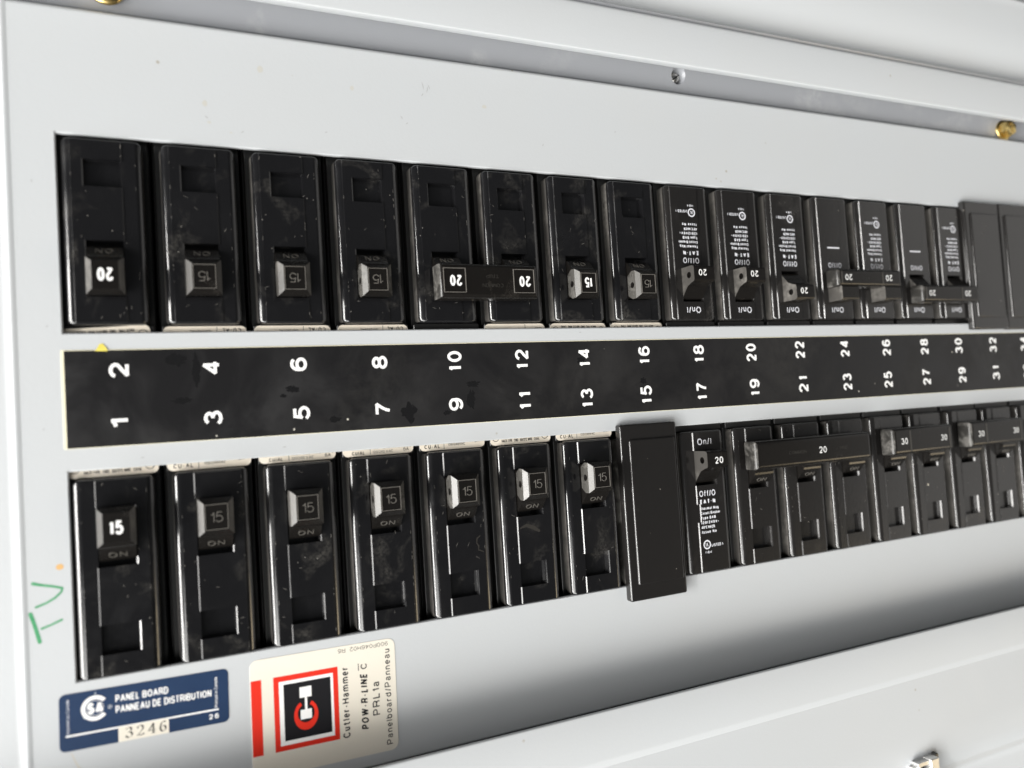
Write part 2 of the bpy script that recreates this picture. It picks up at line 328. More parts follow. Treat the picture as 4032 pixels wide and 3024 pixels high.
# pen marks, drip and scuffs that belong to the plate
hw = stroke([(-22.3, -48.6), (-20.5, -49.2), (-17.5, -50.0), (-15.5, -50.7)], [.85, .7, .65, .6], 0.02)
h2 = stroke([(-15.5, -50.7), (-15.7, -51.6), (-17.2, -53.0), (-19.3, -54.1), (-21.8, -54.9)], [.6, .55, .58, .55, .6], 0.024)
hw.add(h2.v, h2.f)
for s_ in (stroke([(-23.1, -56.5), (-22.3, -59.3), (-21.2, -64.1)], [1.0, .95, 1.0], 0.02), stroke([(-20.6, -60.7), (-18.6, -60.1), (-15.9, -59.1)], [.62, .5, .6], 0.02)): hw.add(s_.v, s_.f)
obj('handwriting', hw, 'green', pc, label='TV written by hand in green marker')
obj('drip', disc(-15.9, -45.0, 0.02, 0.95, 16, 0.8), 'orange', pc, label='small orange brown spot')
sm = MB()
for (x, y, r1, r2) in ((43, 99.5, 1.0, 1.2), (26.5, 87.0, 0.8, 1.0), (27.5, 81.3, .6, .35), (71.5, 97, .7, .8), (118, 96, .9, .7), (33.6, 78.7, .5, .25)):
    n = 12; sm.add([(x + r1 * (0.8 + 0.3 * random.random()) * math.cos(2 * math.pi * i / n), y + r2 * (0.8 + 0.3 * random.random()) * math.sin(2 * math.pi * i / n), 0.012) for i in range(n)], [tuple(range(n))])
M['stain'] = mat('faint_tan_stain', (0.48, 0.475, 0.44), 0.5)
obj('stain', sm, 'stain', pc, kind='stuff')
M['smudge'] = mat('grey_scuff', (0.34, 0.345, 0.35), 0.5)
q_ = MB()
for x_, y_, l_, a_ in ((96.0, 99.5, 2.4, 100), (97.1, 98.6, 2.0, 80), (98.2, 99.8, 1.5, 110), (95.2, 97.2, 1.0, 60), (88.0, 88.5, 1.1, 120), (89.2, 87.0, .8, 40), (27.2, 82.4, 1.1, 140), (36.5, 79.0, 1.0, 35), (62, 81.5, .8, 20), (140, 84, .9, 70), (171, 92, .7, 30), (-17, 20, .8, 50), (-18.5, -8, .6, 80), (-19, 60, .7, 100), (5, -17.3, .9, 10), (150, 16.6, .8, 5), (44, -17.1, 1.2, 4)):
    t_ = math.radians(a_); k_ = stroke([(x_, y_), (x_ + l_ * .5 * math.cos(t_) + .1, y_ + l_ * .5 * math.sin(t_)), (x_ + l_ * math.cos(t_), y_ + l_ * math.sin(t_))], [.12, .3, .1], 0.012); q_.add(k_.v, k_.f)
obj('scuff', q_, 'smudge', pc, kind='stuff')
obj('crack_line', stroke([(-14.9, -94.6), (-14.0, -97.2), (-13.2, -98.9), (-10.6, -101.4)], [0.18, 0.3, 0.3, 0.2], 0.015), 'warm', pc, label='thin tan scuff curving below the blue label')

def sheet(prof, x0, x1, smooth=True):
    m = MB()
    for (y0, z0), (y1, z1) in zip(prof, prof[1:]): m.add([(x0, y0, z0), (x1, y0, z0), (x1, y1, z1), (x0, y1, z1)], [(0, 1, 2, 3)], smooth)
    return m
def fillet(y, z, r, a0, a1, n=5): return [(y + r * math.cos(math.radians(a0 + (a1 - a0) * i / n)), z + r * math.sin(math.radians(a0 + (a1 - a0) * i / n))) for i in range(n + 1)]
# left bead and the sheet beyond it
tl = thing('left_trim', 'pale rounded sheet metal bead along the left edge of the cover plate', 'trim')
m = MB(); prof = [(-23.6, 0.0), (-24.1, 0.1), (-24.6, 0.22), (-25.0, 0.22), (-25.4, 0.08), (-25.8, -0.2), (-26.4, -0.42), (-27.4, -0.5), (-60, -0.3)]
for (a, za), (b, zb) in zip(prof, prof[1:]): m.add([(a, -124, za), (b, -124, zb), (b, 111.0, zb), (a, 111.0, za)], [(0, 1, 2, 3)], True)
obj('bead', m, 'paint', tl)
# dark ledge in the gap above the plate, with its screws
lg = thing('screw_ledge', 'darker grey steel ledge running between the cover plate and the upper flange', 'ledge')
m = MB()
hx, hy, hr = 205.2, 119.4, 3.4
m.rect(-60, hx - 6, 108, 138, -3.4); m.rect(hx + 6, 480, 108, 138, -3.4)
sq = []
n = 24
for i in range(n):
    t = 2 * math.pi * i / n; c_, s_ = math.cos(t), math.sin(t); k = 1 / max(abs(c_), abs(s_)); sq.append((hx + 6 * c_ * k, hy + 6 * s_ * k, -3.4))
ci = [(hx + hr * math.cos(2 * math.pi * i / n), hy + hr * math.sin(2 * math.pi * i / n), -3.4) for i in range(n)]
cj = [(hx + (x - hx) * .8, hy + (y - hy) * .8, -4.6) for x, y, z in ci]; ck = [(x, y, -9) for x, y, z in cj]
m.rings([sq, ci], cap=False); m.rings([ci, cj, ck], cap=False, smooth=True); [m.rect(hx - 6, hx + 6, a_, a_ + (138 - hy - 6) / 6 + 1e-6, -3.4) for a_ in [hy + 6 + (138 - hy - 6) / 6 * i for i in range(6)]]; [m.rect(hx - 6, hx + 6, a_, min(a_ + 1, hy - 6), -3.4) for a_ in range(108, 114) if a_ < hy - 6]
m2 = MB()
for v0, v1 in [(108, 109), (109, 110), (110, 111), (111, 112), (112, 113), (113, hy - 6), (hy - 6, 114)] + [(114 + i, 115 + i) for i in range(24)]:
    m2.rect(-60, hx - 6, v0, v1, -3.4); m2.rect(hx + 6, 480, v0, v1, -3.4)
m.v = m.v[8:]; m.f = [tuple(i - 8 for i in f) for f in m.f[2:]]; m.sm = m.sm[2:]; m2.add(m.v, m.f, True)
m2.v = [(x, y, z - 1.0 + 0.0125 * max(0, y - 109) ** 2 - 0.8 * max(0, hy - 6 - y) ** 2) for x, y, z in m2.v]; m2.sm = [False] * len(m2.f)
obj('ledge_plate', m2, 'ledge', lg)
# upper flange
tf = thing('upper_flange', 'white raised flange along the top edge, just above the darker screw ledge', 'flange')
FZ = 8.0
prof = [(118.4, 4.5), (118.15, 5.2), (118.15, FZ - .5)] + fillet(118.65, FZ - .5, 0.5, 180, 90, 3) + [(133.0, FZ)] + fillet(134.6, FZ - 1.6, 1.6, 90, 0, 5) + [(136.4, FZ - 4.0)]
obj('flange_sheet', sheet(prof, -60, 480), 'paint', tf)
of = thing('upper_outer_frame', 'pale recessed outer frame sheet above the raised upper flange, at the top right corner', 'frame')
obj('frame_sheet', sheet([(130, -9.0), (137, -7.0), (142, -4.6), (147, -2.0), (152, 0.6), (158, 2.9), (165, 4.4), (176, 5.4)] + fillet(180, 4.6, 1.2, 120, 30, 4) + [(186, 1.0), (230, 0.0)], -60, 520), 'paint', of)
# lower flange (the hinge side, taller)
lf = thing('lower_flange', 'white raised flange below the labels, casting a dark shadow on the cover plate', 'flange')
LZ = 16.5
prof = [(-135, LZ - 1.9), (-112.1, LZ - 1.7), (-111.5, LZ - 1.5), (-111.2, LZ - 0.9)] + fillet(-111.85, LZ - 0.65, 0.65, 0, 90, 3) + [(-126.7, LZ), (-127.4, LZ - .1), (-129.3, LZ - .9), (-129.7, LZ - 1.0)]
obj('flange_sheet', sheet(prof, -60, 480), 'paint', lf)
lo = thing('lower_outer_frame', 'broad pale outer frame sheet filling the bottom right corner around the steel latch', 'frame')
obj('frame_sheet', sheet([(-129.7, LZ - 1.0), (-152, LZ - .6), (-162, LZ - .7), (-166, LZ - 1.6), (-169, LZ - 3.4), (-170, LZ - 3.9), (-171, LZ - 3.6), (-172.2, LZ - 3.8), (-174, LZ - 5.5), (-178, LZ - 8), (-240, LZ - 10)], -60, 480), 'paint', lo)

# ------------------------------------------------------------------ screws and latch
def hex_screw(x, y, z, label, turn, grp):
    t = thing('hex_screw', label, 'screw', (x, y, z), turn, grp)
    n = 24; ring = lambda r, zz: [(r * math.cos(2 * math.pi * i / n), r * math.sin(2 * math.pi * i / n), zz) for i in range(n)]
    w_ = MB(); w_.rings([ring(5.3, 0), ring(5.4, 0.5), ring(5.0, 0.9), ring(4.3, 1.2)], smooth=True); obj('washer', w_, 'brass', t)
    hexr = lambda r, zz: [(r * math.cos(math.radians(60 * i)), r * math.sin(math.radians(60 * i)), zz) for i in range(6)]
    h = MB(); h.rings([hexr(4.3, 1.1), hexr(4.3, 4.2), hexr(3.7, 4.9), hexr(2.4, 4.9), hexr(2.0, 4.3)]); obj('head', h, 'brass', t)
hex_screw(1.2, 119.6, -3.0, 'brass coloured hex screw at the top left corner, cut by the picture edge', 12, None)
hex_screw(406.2, 116.6, -3.4, 'brass coloured hex screw at the right end of the ledge, under the flange edge', 25, None)
t = thing('sunk_screw', 'small bright steel screw sunk in the round hole of the grey ledge', 'screw', (hx, hy, -5.6))
n = 16; ring = lambda r, zz: [(r * math.cos(2 * math.pi * i / n), r * math.sin(2 * math.pi * i / n), zz) for i in range(n)]
m = MB(); m.rings([ring(2.5, -3), ring(2.5, -.6), ring(1.9, 0.2), ring(1.0, 0.6)], smooth=True); obj('head', m, 'steel', t, (0.2, 0.1, 0))
obj('slot', rbox(-1.9, 1.9, -.25, .25, 0.3, 0.75, .1, .05), 'hole', t, rot=35)

t = thing('latch_clip', 'small bright steel latch clip with a dark slot at the bottom edge', 'latch', (287.5, -169.5, LZ - .7))
m = MB(); 
def bar(m, x0, x1, y0, y1, z0, z1): m.rings([[(x0, y0, z0), (x1, y0, z0), (x1, y1, z0), (x0, y1, z0)], [(x0, y0, z1), (x1, y0, z1), (x1, y1, z1), (x0, y1, z1)]])
bar(m, -7, -5.6, -14, 6.6, -2, 2.4); bar(m, -5.6, -4.6, -14, 8.3, -2, 3.4); bar(m, -4.6, 1.0, -14, 1.5, -2, 2.6); bar(m, -4.6, 1.0, 6.9, 8.3, -2, 3.2)
obj('bracket', m, 'clip', t)
obj('slot', MB().rect(-4.6, 1.0, 1.5, 6.9, 0.3), 'hole', t)
obj('tongue', rbox(1.0, 5.6, -14, 8.8, -2, 4.0, 0.4, 0.4), 'clip', t)
obj('shadow_piece', rbox(5.8, 8.0, -5, 9.4, -2, 2.0, 0.9, 0.4), 'tie_end', t)  # dark box standing in for the shadow right of the tongue

# ------------------------------------------------------------------ the number strip
st = thing('number_strip', 'long black adhesive strip printed with white circuit numbers between the two breaker rows', 'number strip')
obj('cream_edge', rbox(-13.75, 470, -13.6, 13.62, 0.0, 0.10, .3, .03, 2, 1), 'edge', st)
obj('strip', rbox(-13.0, 469, -13.45, 13.35, 0.05, 0.22, .2, .05, 2, 1), 'strip', st)
EV = [(0.44, 7.66), (-0.51, 7.69), (-0.76, 7.92), (-0.62, 7.77), (-0.29, 7.52), (-0.72, 7.48), (-1.01, 7.49), (-0.53, 7.71), (-0.5, 7.64), (0.21, 7.5), (0.93, 8.0), (1.2, 8.02), (1.18, 7.91), (0.33, 7.84), (-1.63, 7.81), (-2.28, 7.79), (-4.2, 7.8)]
OD = [(0.11, -7.25), (-0.65, -7.1), (-0.55, -7.06), (-0.27, -7.2), (-0.72, -6.95), (-0.49, -7.05), (-0.99, -7.2), (-0.75, -7.1), (-0.28, -7.0), (0.79, -6.6), (1.47, -6.4), (1.25, -6.36), (0.68, -6.28), (0.17, -6.05), (-0.81, -5.94), (-1.71, -5.75), (-3.6, -5.7)]
for i in range(17):
    for base, tab in ((2, EV), (1, OD)):
        num = base + 2 * i; dx, y = tab[i]; s_ = str(num)
        wd = 4.15 if len(s_) == 1 else 7.2
        if s_ == '1': wd = 2.7
        elif s_ == '11': wd = 6.0
        elif '1' in s_: wd = 6.7
        put_text('printed_number', s_, 5.1, i * P + dx + 2.5, y, 0.235, 'white', st, rot=90, width=wd, bold=0.025)
def blot(cx, cy, rx, ry, z, n=22, jag=0.55):
    return MB().add([(cx + rx * (1 - jag * random.random()) * math.cos(2 * math.pi * i / n), cy + ry * (1 - jag * random.random()) * math.sin(2 * math.pi * i / n), z) for i in range(n)], [tuple(range(n))])
M['blot'] = mat('shiny_dark_blot', (0.009, 0.009, 0.0095), 0.18)
m = MB()
for bx in ((84.4, -8.9, 3.3, 3.9, .228), (107.4, -0.4, 3.2, 1.6, .228), (106.4, -5.5, 2.0, 4.6, .232), (48.0, 0.3, 2.6, 1.5, .228), (45.0, -1.6, 1.2, .9, .23), (20.5, 6.8, 1.5, 5.6, .228), (15.5, 10.2, 3.2, 2.6, .231), (60.3, -9.6, 2.6, 1.2, .228), (16.5, -1.7, 3.6, 1.2, .228), (97.5, -9.6, 1.6, 1.1, .228), (150, 6.5, 2.4, 1.4, .228), (176, -2.0, 2.0, 1.6, .228)): q = blot(*bx); m.add(q.v, q.f)
obj('dark_blot', m, 'blot', st, kind='stuff')
tp = MB().add([(-5.4, 13.2, .26), (-2.2, 13.1, .26), (-2.5, 14.0, .24), (-3.4, 15.3, .1), (-4.2, 15.2, .1), (-4.8, 14.0, .24)], [(0, 1, 2, 3, 4, 5)])
tag(obj('tape_scrap', tp, 'yellow'), 'small torn scrap of yellow tape on the strip edge above number 2', 'tape')

# ------------------------------------------------------------------ blue approval label
bl = thing('approval_label', 'navy blue approval label reading PANEL BOARD below the first two lower breakers', 'label', (3.9, -86.9, 0), -1.0)
obj('label_sheet', rbox(-21.4, 21.4, -7.55, 7.55, 0.0, 0.10, 1.5, .03, 4, 1), 'blue', bl)
X0, Y0 = -3.9, 86.9
zt = 0.115
put_text('lettering', 'PANEL BOARD', 1.95, -7.85, 3.3 , zt, 'white', bl, width=13.3, bold=0.017, align='L')
put_text('lettering', 'PANNEAU DE DISTRIBUTION', 2.0, -7.85, 0.35, zt, 'white', bl, width=24.6, bold=0.015, align='L')
obj('rule_line', MB().rect(-19.9, 18.6, -3.75, -3.3, zt), 'white', bl)
m = MB(); m.add([(-7.3, -3.5, zt + .01), (4.9, -3.5, zt + .01), (5.4, -4.0, zt + .01), (5.4, -7.53, zt + .01), (-7.3, -7.53, zt + .01)], [(0, 1, 2, 3, 4)])
obj('number_box', m, 'cream', bl)
def serif_digits(par, x, y, h, z, adv):
    k = h / 10.0
    G = {'3': [[(1, 8.2), (1.6, 9.4), (3, 10), (4.8, 9.6), (5.6, 8.2), (5.2, 6.6), (3.4, 5.6), (2.4, 5.5)], [(3.4, 5.6), (5.2, 5.0), (6.2, 3.2), (5.6, 1.2), (3.6, 0.1), (1.6, 0.5), (0.6, 1.8), (1.0, 2.4)]],
         '2': [[(1.2, 7.4), (0.8, 8.4), (1.8, 9.6), (3.4, 10), (5.2, 9.3), (5.9, 7.6), (5.2, 5.6), (3.4, 3.4), (1.4, 1.5), (0.6, 0.4)], [(0.6, 0.4), (2.4, 0.7), (4.6, 0.3), (5.8, 0.3), (6.2, 2.0)]],
         '4': [[(4.8, 10), (2.4, 6.0), (0.4, 3.0)], [(0.4, 3.0), (6.8, 3.0)], [(4.8, 10), (4.8, 5), (4.8, 0.3)], [(3.2, 0.2), (6.4, 0.2)]],
         '6': [[(5.6, 8.8), (4.6, 9.9), (3.2, 9.6), (1.6, 7.6), (0.8, 4.6), (1.0, 2.0), (2.4, 0.3), (4.2, 0.2), (5.8, 1.6), (5.9, 3.8), (4.8, 5.5), (3.2, 5.6), (1.6, 4.6), (0.9, 3.6)]]}
    for i, ch in enumerate('3246'):
        mm = MB()
        for pl in G[ch]:
            q = nib([(px * k, py * k) for px, py in pl], 0.72 * k, 0.3 * k, z); mm.add(q.v, q.f)
        obj('lettering', mm, 'ink', par, (x + i * adv, y, 0))
serif_digits(bl, -5.6, -6.75, 2.75, zt + .03, 2.85)
put_text('lettering', '26', 1.4, 15.9, -6.0, zt, 'white', bl, width=2.7, bold=0.03, align='L')
put_text('lettering', 'Printed in Canada', 0.85, 18.4, -2.9, zt, 'white', bl, rot=90, width=8.5, bold=0.01, align='L')
put_text('lettering', 'Imprimé au Canada', 0.75, -19.0, -2.9, zt, 'greywhite', bl, rot=90, width=9.0, align='L')
cx, cy = -12.85, 2.75
obj('emblem', arc(cx, cy, zt, 3.35, 2.35, 38, 322), 'white', bl)
obj('emblem', arc(cx + .05, cy, zt, 2.05, 1.95, 0, 360), 'white', bl)
put_text('lettering', 'S', 3.0, cx - 1.0, cy - 1.5, zt + .01, 'white', bl, width=1.75, bold=0.05)
put_text('lettering', 'A', 3.0, cx + 1.05, cy - 1.5, zt + .01, 'white', bl, width=1.9, bold=0.05)
obj('emblem', arc(-9.2, 2.4, zt, 0.5, 0.42, 0, 360, 14), 'white', bl); put_text('lettering', 'R', 0.5, -9.2, 2.15, zt, 'white', bl)

# ------------------------------------------------------------------ maker's label
ml = thing('maker_label', 'cream rectangular label with red square frame and black logo at the bottom of the plate', 'label', (53.1, -96.4, 0), -0.8)
obj('label_sheet', rbox(-21.95, 21.95, -17.2, 17.2, 0.0, 0.10, 2.4, .03, 5, 1), 'cream', ml)
def T(x, y): return x - 53.1, y + 96.4
def rc(name, x0, x1, y0, y1, z, m_):
    a, b = T(x0, y0); c_, d_ = T(x1, y1); obj(name, MB().rect(a, c_, b, d_, z), m_, ml)
rc('red_bar', 31.3, 34.3, -106.9, -85.1, zt, 'red')
a0, b0 = T(37.7, -106.9); a1, b1 = T(56.8, -85.1); i0, j0 = T(39.25, -105.4); i1, j1 = T(55.3, -86.7)
m = MB()
for q in ((a0, a1, j1, b1), (a0, a1, b0, j0), (a0, i0, j0, j1), (i1, a1, j0, j1)): m.rect(*q, zt)
obj('red_frame', m, 'red', ml)
rc('white_field', 39.25, 55.3, -105.4, -86.7, zt - .005, 'white')
rc('black_field', 40.55, 54.5, -104.2, -87.7, zt + .01, 'ink')
cx, cy = T(46.95, -97.6)
obj('emblem', arc(cx, cy, zt + .03, 3.57, 2.5, 118, 422, 30, 4.4, 2.75, cy + .5), 'red', ml)
m = MB()
for x0, x1, y0, y1 in ((45.2, 48.7, -92.4, -89.3), (45.3, 48.6, -98.8, -96.0), (46.65, 47.35, -96.0, -92.4)):
    a, b = T(x0, y0); c_, d_ = T(x1, y1); m.rect(a, c_, b, d_, zt + .05)
obj('emblem', m, 'white', ml)
def vt(s, cap, xb, y0, y1, bold=0.0, shear=0.0, ink='ink'):
    a, b = T(xb, y0); put_text('lettering', s, cap, a, b, zt, ink, ml, rot=90, width=y1 - y0, bold=bold, align='L', shear=shear)
vt('Cutler-Hammer', 2.25, 60.0, -107.0, -85.7, 0.02)
vt('POW-R-LINE', 2.3, 65.9, -105.7, -88.8, 0.033, 0.15); vt('C', 2.0, 65.9, -87.3, -85.5, 0.02)
rc('overbar', 63.1, 63.35, -87.5, -85.3, zt, 'ink')
vt('PRL1a', 2.35, 69.6, -102.0, -91.7, 0.014); vt('Panelboard/Panneau', 2.0, 73.3, -111.7, -82.3, 0.012)
a, b = T(72.8, -80.0); put_text('lettering', '900P046H02  R6', 1.25, a, b, zt, 'ink', ml, rot=180, width=15.7, align='L')

# ------------------------------------------------------------------ breakers
def face_mesh(slot=(30.2, 46.5), pocket=(62.2, 70.2), notch=False, inset=0.0):
    """raised front of one breaker pole; y = -s, s measured outwards from the strip"""
    m = MB(); s0, s1 = 22.6, 75.9
    lev = [(-4.0, 2.2, 0.5), (-0.75, 2.02, 0.48), (-0.35, 1.92, 0.46), (0.0, 1.68, 0.42), (0.3, 1.32, 0.34), (0.53, 0.9, 0.24), (0.69, 0.48, 0.13), (0.78, 0.15, 0.03), (0.8, 0.0, 0.0)]
    rs = [rr(-8.3 - d, 8.3 + d, -s1 - e, -s0 + e, 0.25 + d * 0.7, z, 4) for z, d, e in lev]
    m.rings(rs, cap=False, smooth=True)
    xl, xr_, xe = -4.6, 5.3, 8.1; zt_ = 1.14; zb = 0.8; c = 0.28
    segs = [s0 + .15, slot[0], slot[1]] + ([pocket[0], pocket[1]] if pocket else []) + [s1 - .15]
    m.rect(-8.3, xl - c, -s1, -s0, zb)
    def seg_left(sa, sb, solid, x=xl):
        if solid:
            m.quad((x - c, -sa, zb), (x - c, -sb, zb), (x, -sb, zt_), (x, -sa, zt_)); m.rect(x, xr_, -sb, -sa, zt_)
            if x > xl: m.rect(xl - c, x - c, -sb, -sa, zb)
        else: m.rect(xl - c, xl, -sb, -sa, zb)
    for k in range(len(segs) - 1):
        solid = k % 2 == 0
        if notch and k == 2:
            seg_left(segs[k], 50, True); seg_left(50, 57, True, xl + 1.3); seg_left(57, segs[k + 1], True)
        else: seg_left(segs[k], segs[k + 1], solid)
    m.rect(xr_, xe, -(s1 - .15), -(s0 + .15), zt_)
    m.quad((xe, -(s0 + .15), zt_), (xe, -(s1 - .15), zt_), (8.3, -s1, zb), (8.3, -s0, zb))
    m.quad((xl - c, -(s0), zb), (8.3, -s0, zb), (xe, -(s0 + .15), zt_), (xl, -(s0 + .15), zt_)); m.quad((xl - c, -s1, zb), (8.3, -s1, zb), (xe, -(s1 - .15), zt_), (xl, -(s1 - .15), zt_))
    def well(sa, sb, depth, dr, floor=True):
        a = [(xl, -sb, zb), (xr_, -sb, zt_), (xr_, -sa, zt_), (xl, -sa, zb)]
        a2 = [(xl + .05, -sb + .05, zb - .15), (xr_ - .3, -sb + .02, zt_ - .2), (xr_ - .3, -sa - .05, zt_ - .2), (xl + .05, -sa - .05, zb - .15)]
        a3 = [(xl + .08, -sb + .05, zb - .4), (xr_ - .58, -sb + .05, zb - .5), (xr_ - .58, -sa - .08, zb - .5), (xl + .08, -sa - .08, zb - .4)]
        b = [(xl + dr, -sb + dr, depth), (xr_ - dr - .55, -sb + dr, depth), (xr_ - dr - .55, -sa - dr, depth), (xl + dr, -sa - dr, depth)]
        m.rings([a, a2, a3, b], cap=floor)
    well(slot[0], slot[1], -3.9, 0.1)
    if pocket: well(pocket[0], pocket[1], -1.3, 0.15)
    return m
def body_mesh():
    m = MB()
    m.rings([rr(-12.45, 12.45, -86, -8, .2, -38, 1), rr(-12.45, 12.45, -86, -8, .2, -7.4, 1), rr(-12.2, 12.2, -86, -8, .2, -7.1, 1), rr(-11.9, 11.9, -86, -8, .2, -7.1, 1), rr(-11.8, 11.8, -86, -8, .2, -4.1, 1), rr(-11.6, 11.6, -86, -8, .2, -3.98, 1)])
    m.rings([rr(-11.7, 11.7, -22.0, -8.5, .4, -4.2, 2), rr(-11.7, 11.7, -22.0, -8.5, .4, -2.3, 2), rr(-11.5, 11.5, -21.9, -8.6, .3, -2.1, 2)])
    return m
TW0, TW1 = -4.45, 5.1
def drill(m, cut):
    """cut round blind holes into both sides of a toggle"""
    me = m.data('toggle'); o = bpy.data.objects.new('x', me); COL.objects.link(o)
    bm = bmesh.new(); y, z, r = cut
    bmesh.ops.create_cone(bm, cap_ends=True, segments=16, radius1=r * S, radius2=r * S, depth=5 * S, matrix=Matrix.Translation((TW0 * S, y * S, z * S)) @ Matrix.Rotation(math.pi / 2, 4, 'Y'))
    bmesh.ops.create_cone(bm, cap_ends=True, segments=16, radius1=r * S, radius2=r * S, depth=5 * S, matrix=Matrix.Translation((TW1 * S, y * S, z * S)) @ Matrix.Rotation(math.pi / 2, 4, 'Y'))
    cm = bpy.data.meshes.new('c'); bm.to_mesh(cm); bm.free(); c = bpy.data.objects.new('c', cm); COL.objects.link(c)
    md = o.modifiers.new('b', 'BOOLEAN'); md.object = c; md.operation = 'DIFFERENCE'; md.solver = 'EXACT'
    bpy.context.view_layer.update()
    r_ = bpy.data.meshes.new_from_object(o.evaluated_get(bpy.context.evaluated_depsgraph_get()))
    bpy.data.objects.remove(o); bpy.data.objects.remove(c); return r_
def frustum(m, x0, x1, y0, y1, zs):
    m.rings([[(x0 + i, y0 + j, z), (x1 - i, y0 + j, z), (x1 - i, y1 - j, z), (x0 + i, y1 - j, z)] for z, i, j in zs], capb=True)
def rocker_old():
    m = MB(); m.prism([(-30.8, -4.8), (-30.6, 4.6), (-40.2, 4.7), (-41.0, 4.5), (-41.5, 4.1), (-44.3, 1.5), (-44.8, 0.6), (-45.0, -0.8), (-44.4, -4.8)], TW0 + .15, TW1 - .15); return m
def cap_old():
    m = MB(); frustum(m, TW0 - .1, TW1 + .1, -40.6, -29.9, [(0.9, 0.3, 1.9), (3.8, 0.0, 0.35), (4.6, 0.0, 0.0), (6.5, 0.12, 0.1), (7.85, 1.4, 1.3), (8.0, 1.55, 1.45)])
    return m
def toggle_new():
    m = MB(); m.prism([(y_, z_ * 1.15 if z_ > 0 else z_) for y_, z_ in [(-29.7, -4.8), (-29.7, 6.2), (-30.0, 7.1), (-30.6, 7.4), (-35.3, 7.4), (-36.0, 7.0), (-36.3, 5.8), (-37.4, 3.6), (-39.6, 1.9), (-41.8, 0.4), (-42.5, -1.2), (-42.2, -4.8)]], TW0, TW1)
    return m
ME = {}
def get(k, fn, m_):
    if k not in ME:
        r = fn(); me = r.data(k) if isinstance(r, MB) else r
        me.materials.clear(); me.materials.append(M[m_]); ME[k] = me
        if k.startswith('cap'):
            me.materials.append(M['lit_side' if 'hole' in k else 'side'])
            for p_ in me.polygons:
                if abs(p_.normal.x) > 0.55: p_.material_index = 1
        if k.startswith('tnew'):
            me.materials.append(M['side'])
            for p_ in me.polygons:
                if abs(p_.normal.x) > 0.8: p_.material_index = 1
        if k.startswith('face'):
            me.materials.append(M['side'])
            for p_ in me.polygons:
                if 'brown' in k and -70 * S < p_.center.y < -62.4 * S and p_.center.z < -1.2 * S and p_.normal.z > .8: p_.material_index = 1
                if abs(p_.center.x) > 9.9 * S and p_.center.z < -0.75 * S: p_.material_index = 1
    return ME[k]
def add_wire_label(root, style, dz=0.0, rot=0.0):
    lb = obj('wire_label', get('wl', lambda: rbox(-11.6, 11.6, -21.8, -12, -2.08, -1.96, 1.6, .03, 4, 1), 'wire'), None, root, (0, 0, 0), rot)
    z = -1.93
    def t(s, cap, x, y, wd, ink='ink', **k): put_text('lettering', s, cap, x, y, z, ink, lb, width=wd, align='L', **k)
    if style == 'a':
        t('CU-AL', 1.25, -10.0, -21.1, 5.4, bold=0.025); obj('divider', MB().rect(-3.2, -3.05, -21.6, -13, z), 'inkgrey', lb)
        t('120/240VAC', 0.85, -1.6, -20.6, 6.0, 'inkgrey', bold=.015); t('SWD HACR TYPE', 0.75, -1.4, -19.3, 8, 'inkgrey', bold=.01); t('BA', 0.95, 8.0, -20.0, 1.6, bold=0.01)
    elif style == 'b':
        t('CU/AL', 1.05, -8.7, -21.3, 4.1, bold=.02); t('60/75°C WIRE', 0.85, -10.5, -19.75, 7.2); obj('divider', MB().rect(-2.85, -2.7, -21.4, -13, z), 'inkgrey', lb)
        t('40C', 0.9, -2.2, -19.9, 2.2); t('SWD', 0.85, 1.5, -19.9, 2.3); t('HACR TYPE', 0.85, 4.9, -19.9, 6.0); t('120/240 V.AC', 0.85, -2.0, -21.2, 6.7); t('BA', 1.0, 8.2, -21.0, 1.8, bold=0.01)
    elif style == 'c':
        t('HACR TYPE   SWD   60/75°C WIRE   CU/AL', 0.95, -7.4, -20.9, 14.6, 'inkgrey', bold=.015)
        obj('mark', arc(9.3, -19.3, z, 1.35, 1.15, 0, 360, 18), 'ink', lb); obj('mark', arc(-9.6, -19.2, z, 1.3, 1.1, 0, 360, 18), 'inkgrey', lb)
    elif style == 'd':
        t('LISTED', 0.9, -10.3, -20.5, 2.6, 'inkgrey'); obj('divider', MB().rect(-3.9, -3.75, -21.6, -13, z), 'inkgrey', lb)
    return lb
def add_on(tg):
    put_text('raised_lettering', 'ON', 1.5, 0.35, -43.45, 1.78, 'emboss', tg, width=4.4, ext=0.1)
    o = tg.children[-1] if tg.children else None
def tilt_on(o):
    o.rotation_euler = (math.radians(37), 0, 0)

M['nick'] = mat('bright_nicked_plastic', (0.13, 0.123, 0.112), 0.3)
def wear(root, x, n=9):
    """tiny scratches and edge nicks, different on every breaker"""
    m = MB(); R_ = random.uniform
    for i in range(n):
        px, py = R_(-7.5, 7.5), -R_(24, 74)
        if -4.8 < px < 5.5 and (-47 < py < -29.5 or -71 < py < -61): continue
        a_ = R_(0, math.pi); l_ = R_(0.3, 1.6); z_ = 1.17 if px > -4.5 else 0.83
        q = stroke([(px, py), (px + l_ * math.cos(a_) * .5, py + l_ * math.sin(a_) * .5 + R_(-.1, .1)), (px + l_ * math.cos(a_), py + l_ * math.sin(a_))], [0.05, R_(.08, .2), 0.04], z_)
        m.add(q.v, q.f)
    for ex in (-4.66, 8.12, -8.3):
        for i in range(6):
            py = -R_(23.5, 74); l_ = R_(.15, 1.1)
            if ex == -4.66 and (-47 < py < -29.5 or -71 < py < -61): continue
            q = stroke([(ex + R_(-.05, .05), py), (ex + R_(-.06, .1), py - l_)], R_(.06, .16), 1.165 if ex > -8 else .82); m.add(q.v, q.f)
    obj('scratches', m, 'nick', root, (x, 0, 0), kind='stuff')
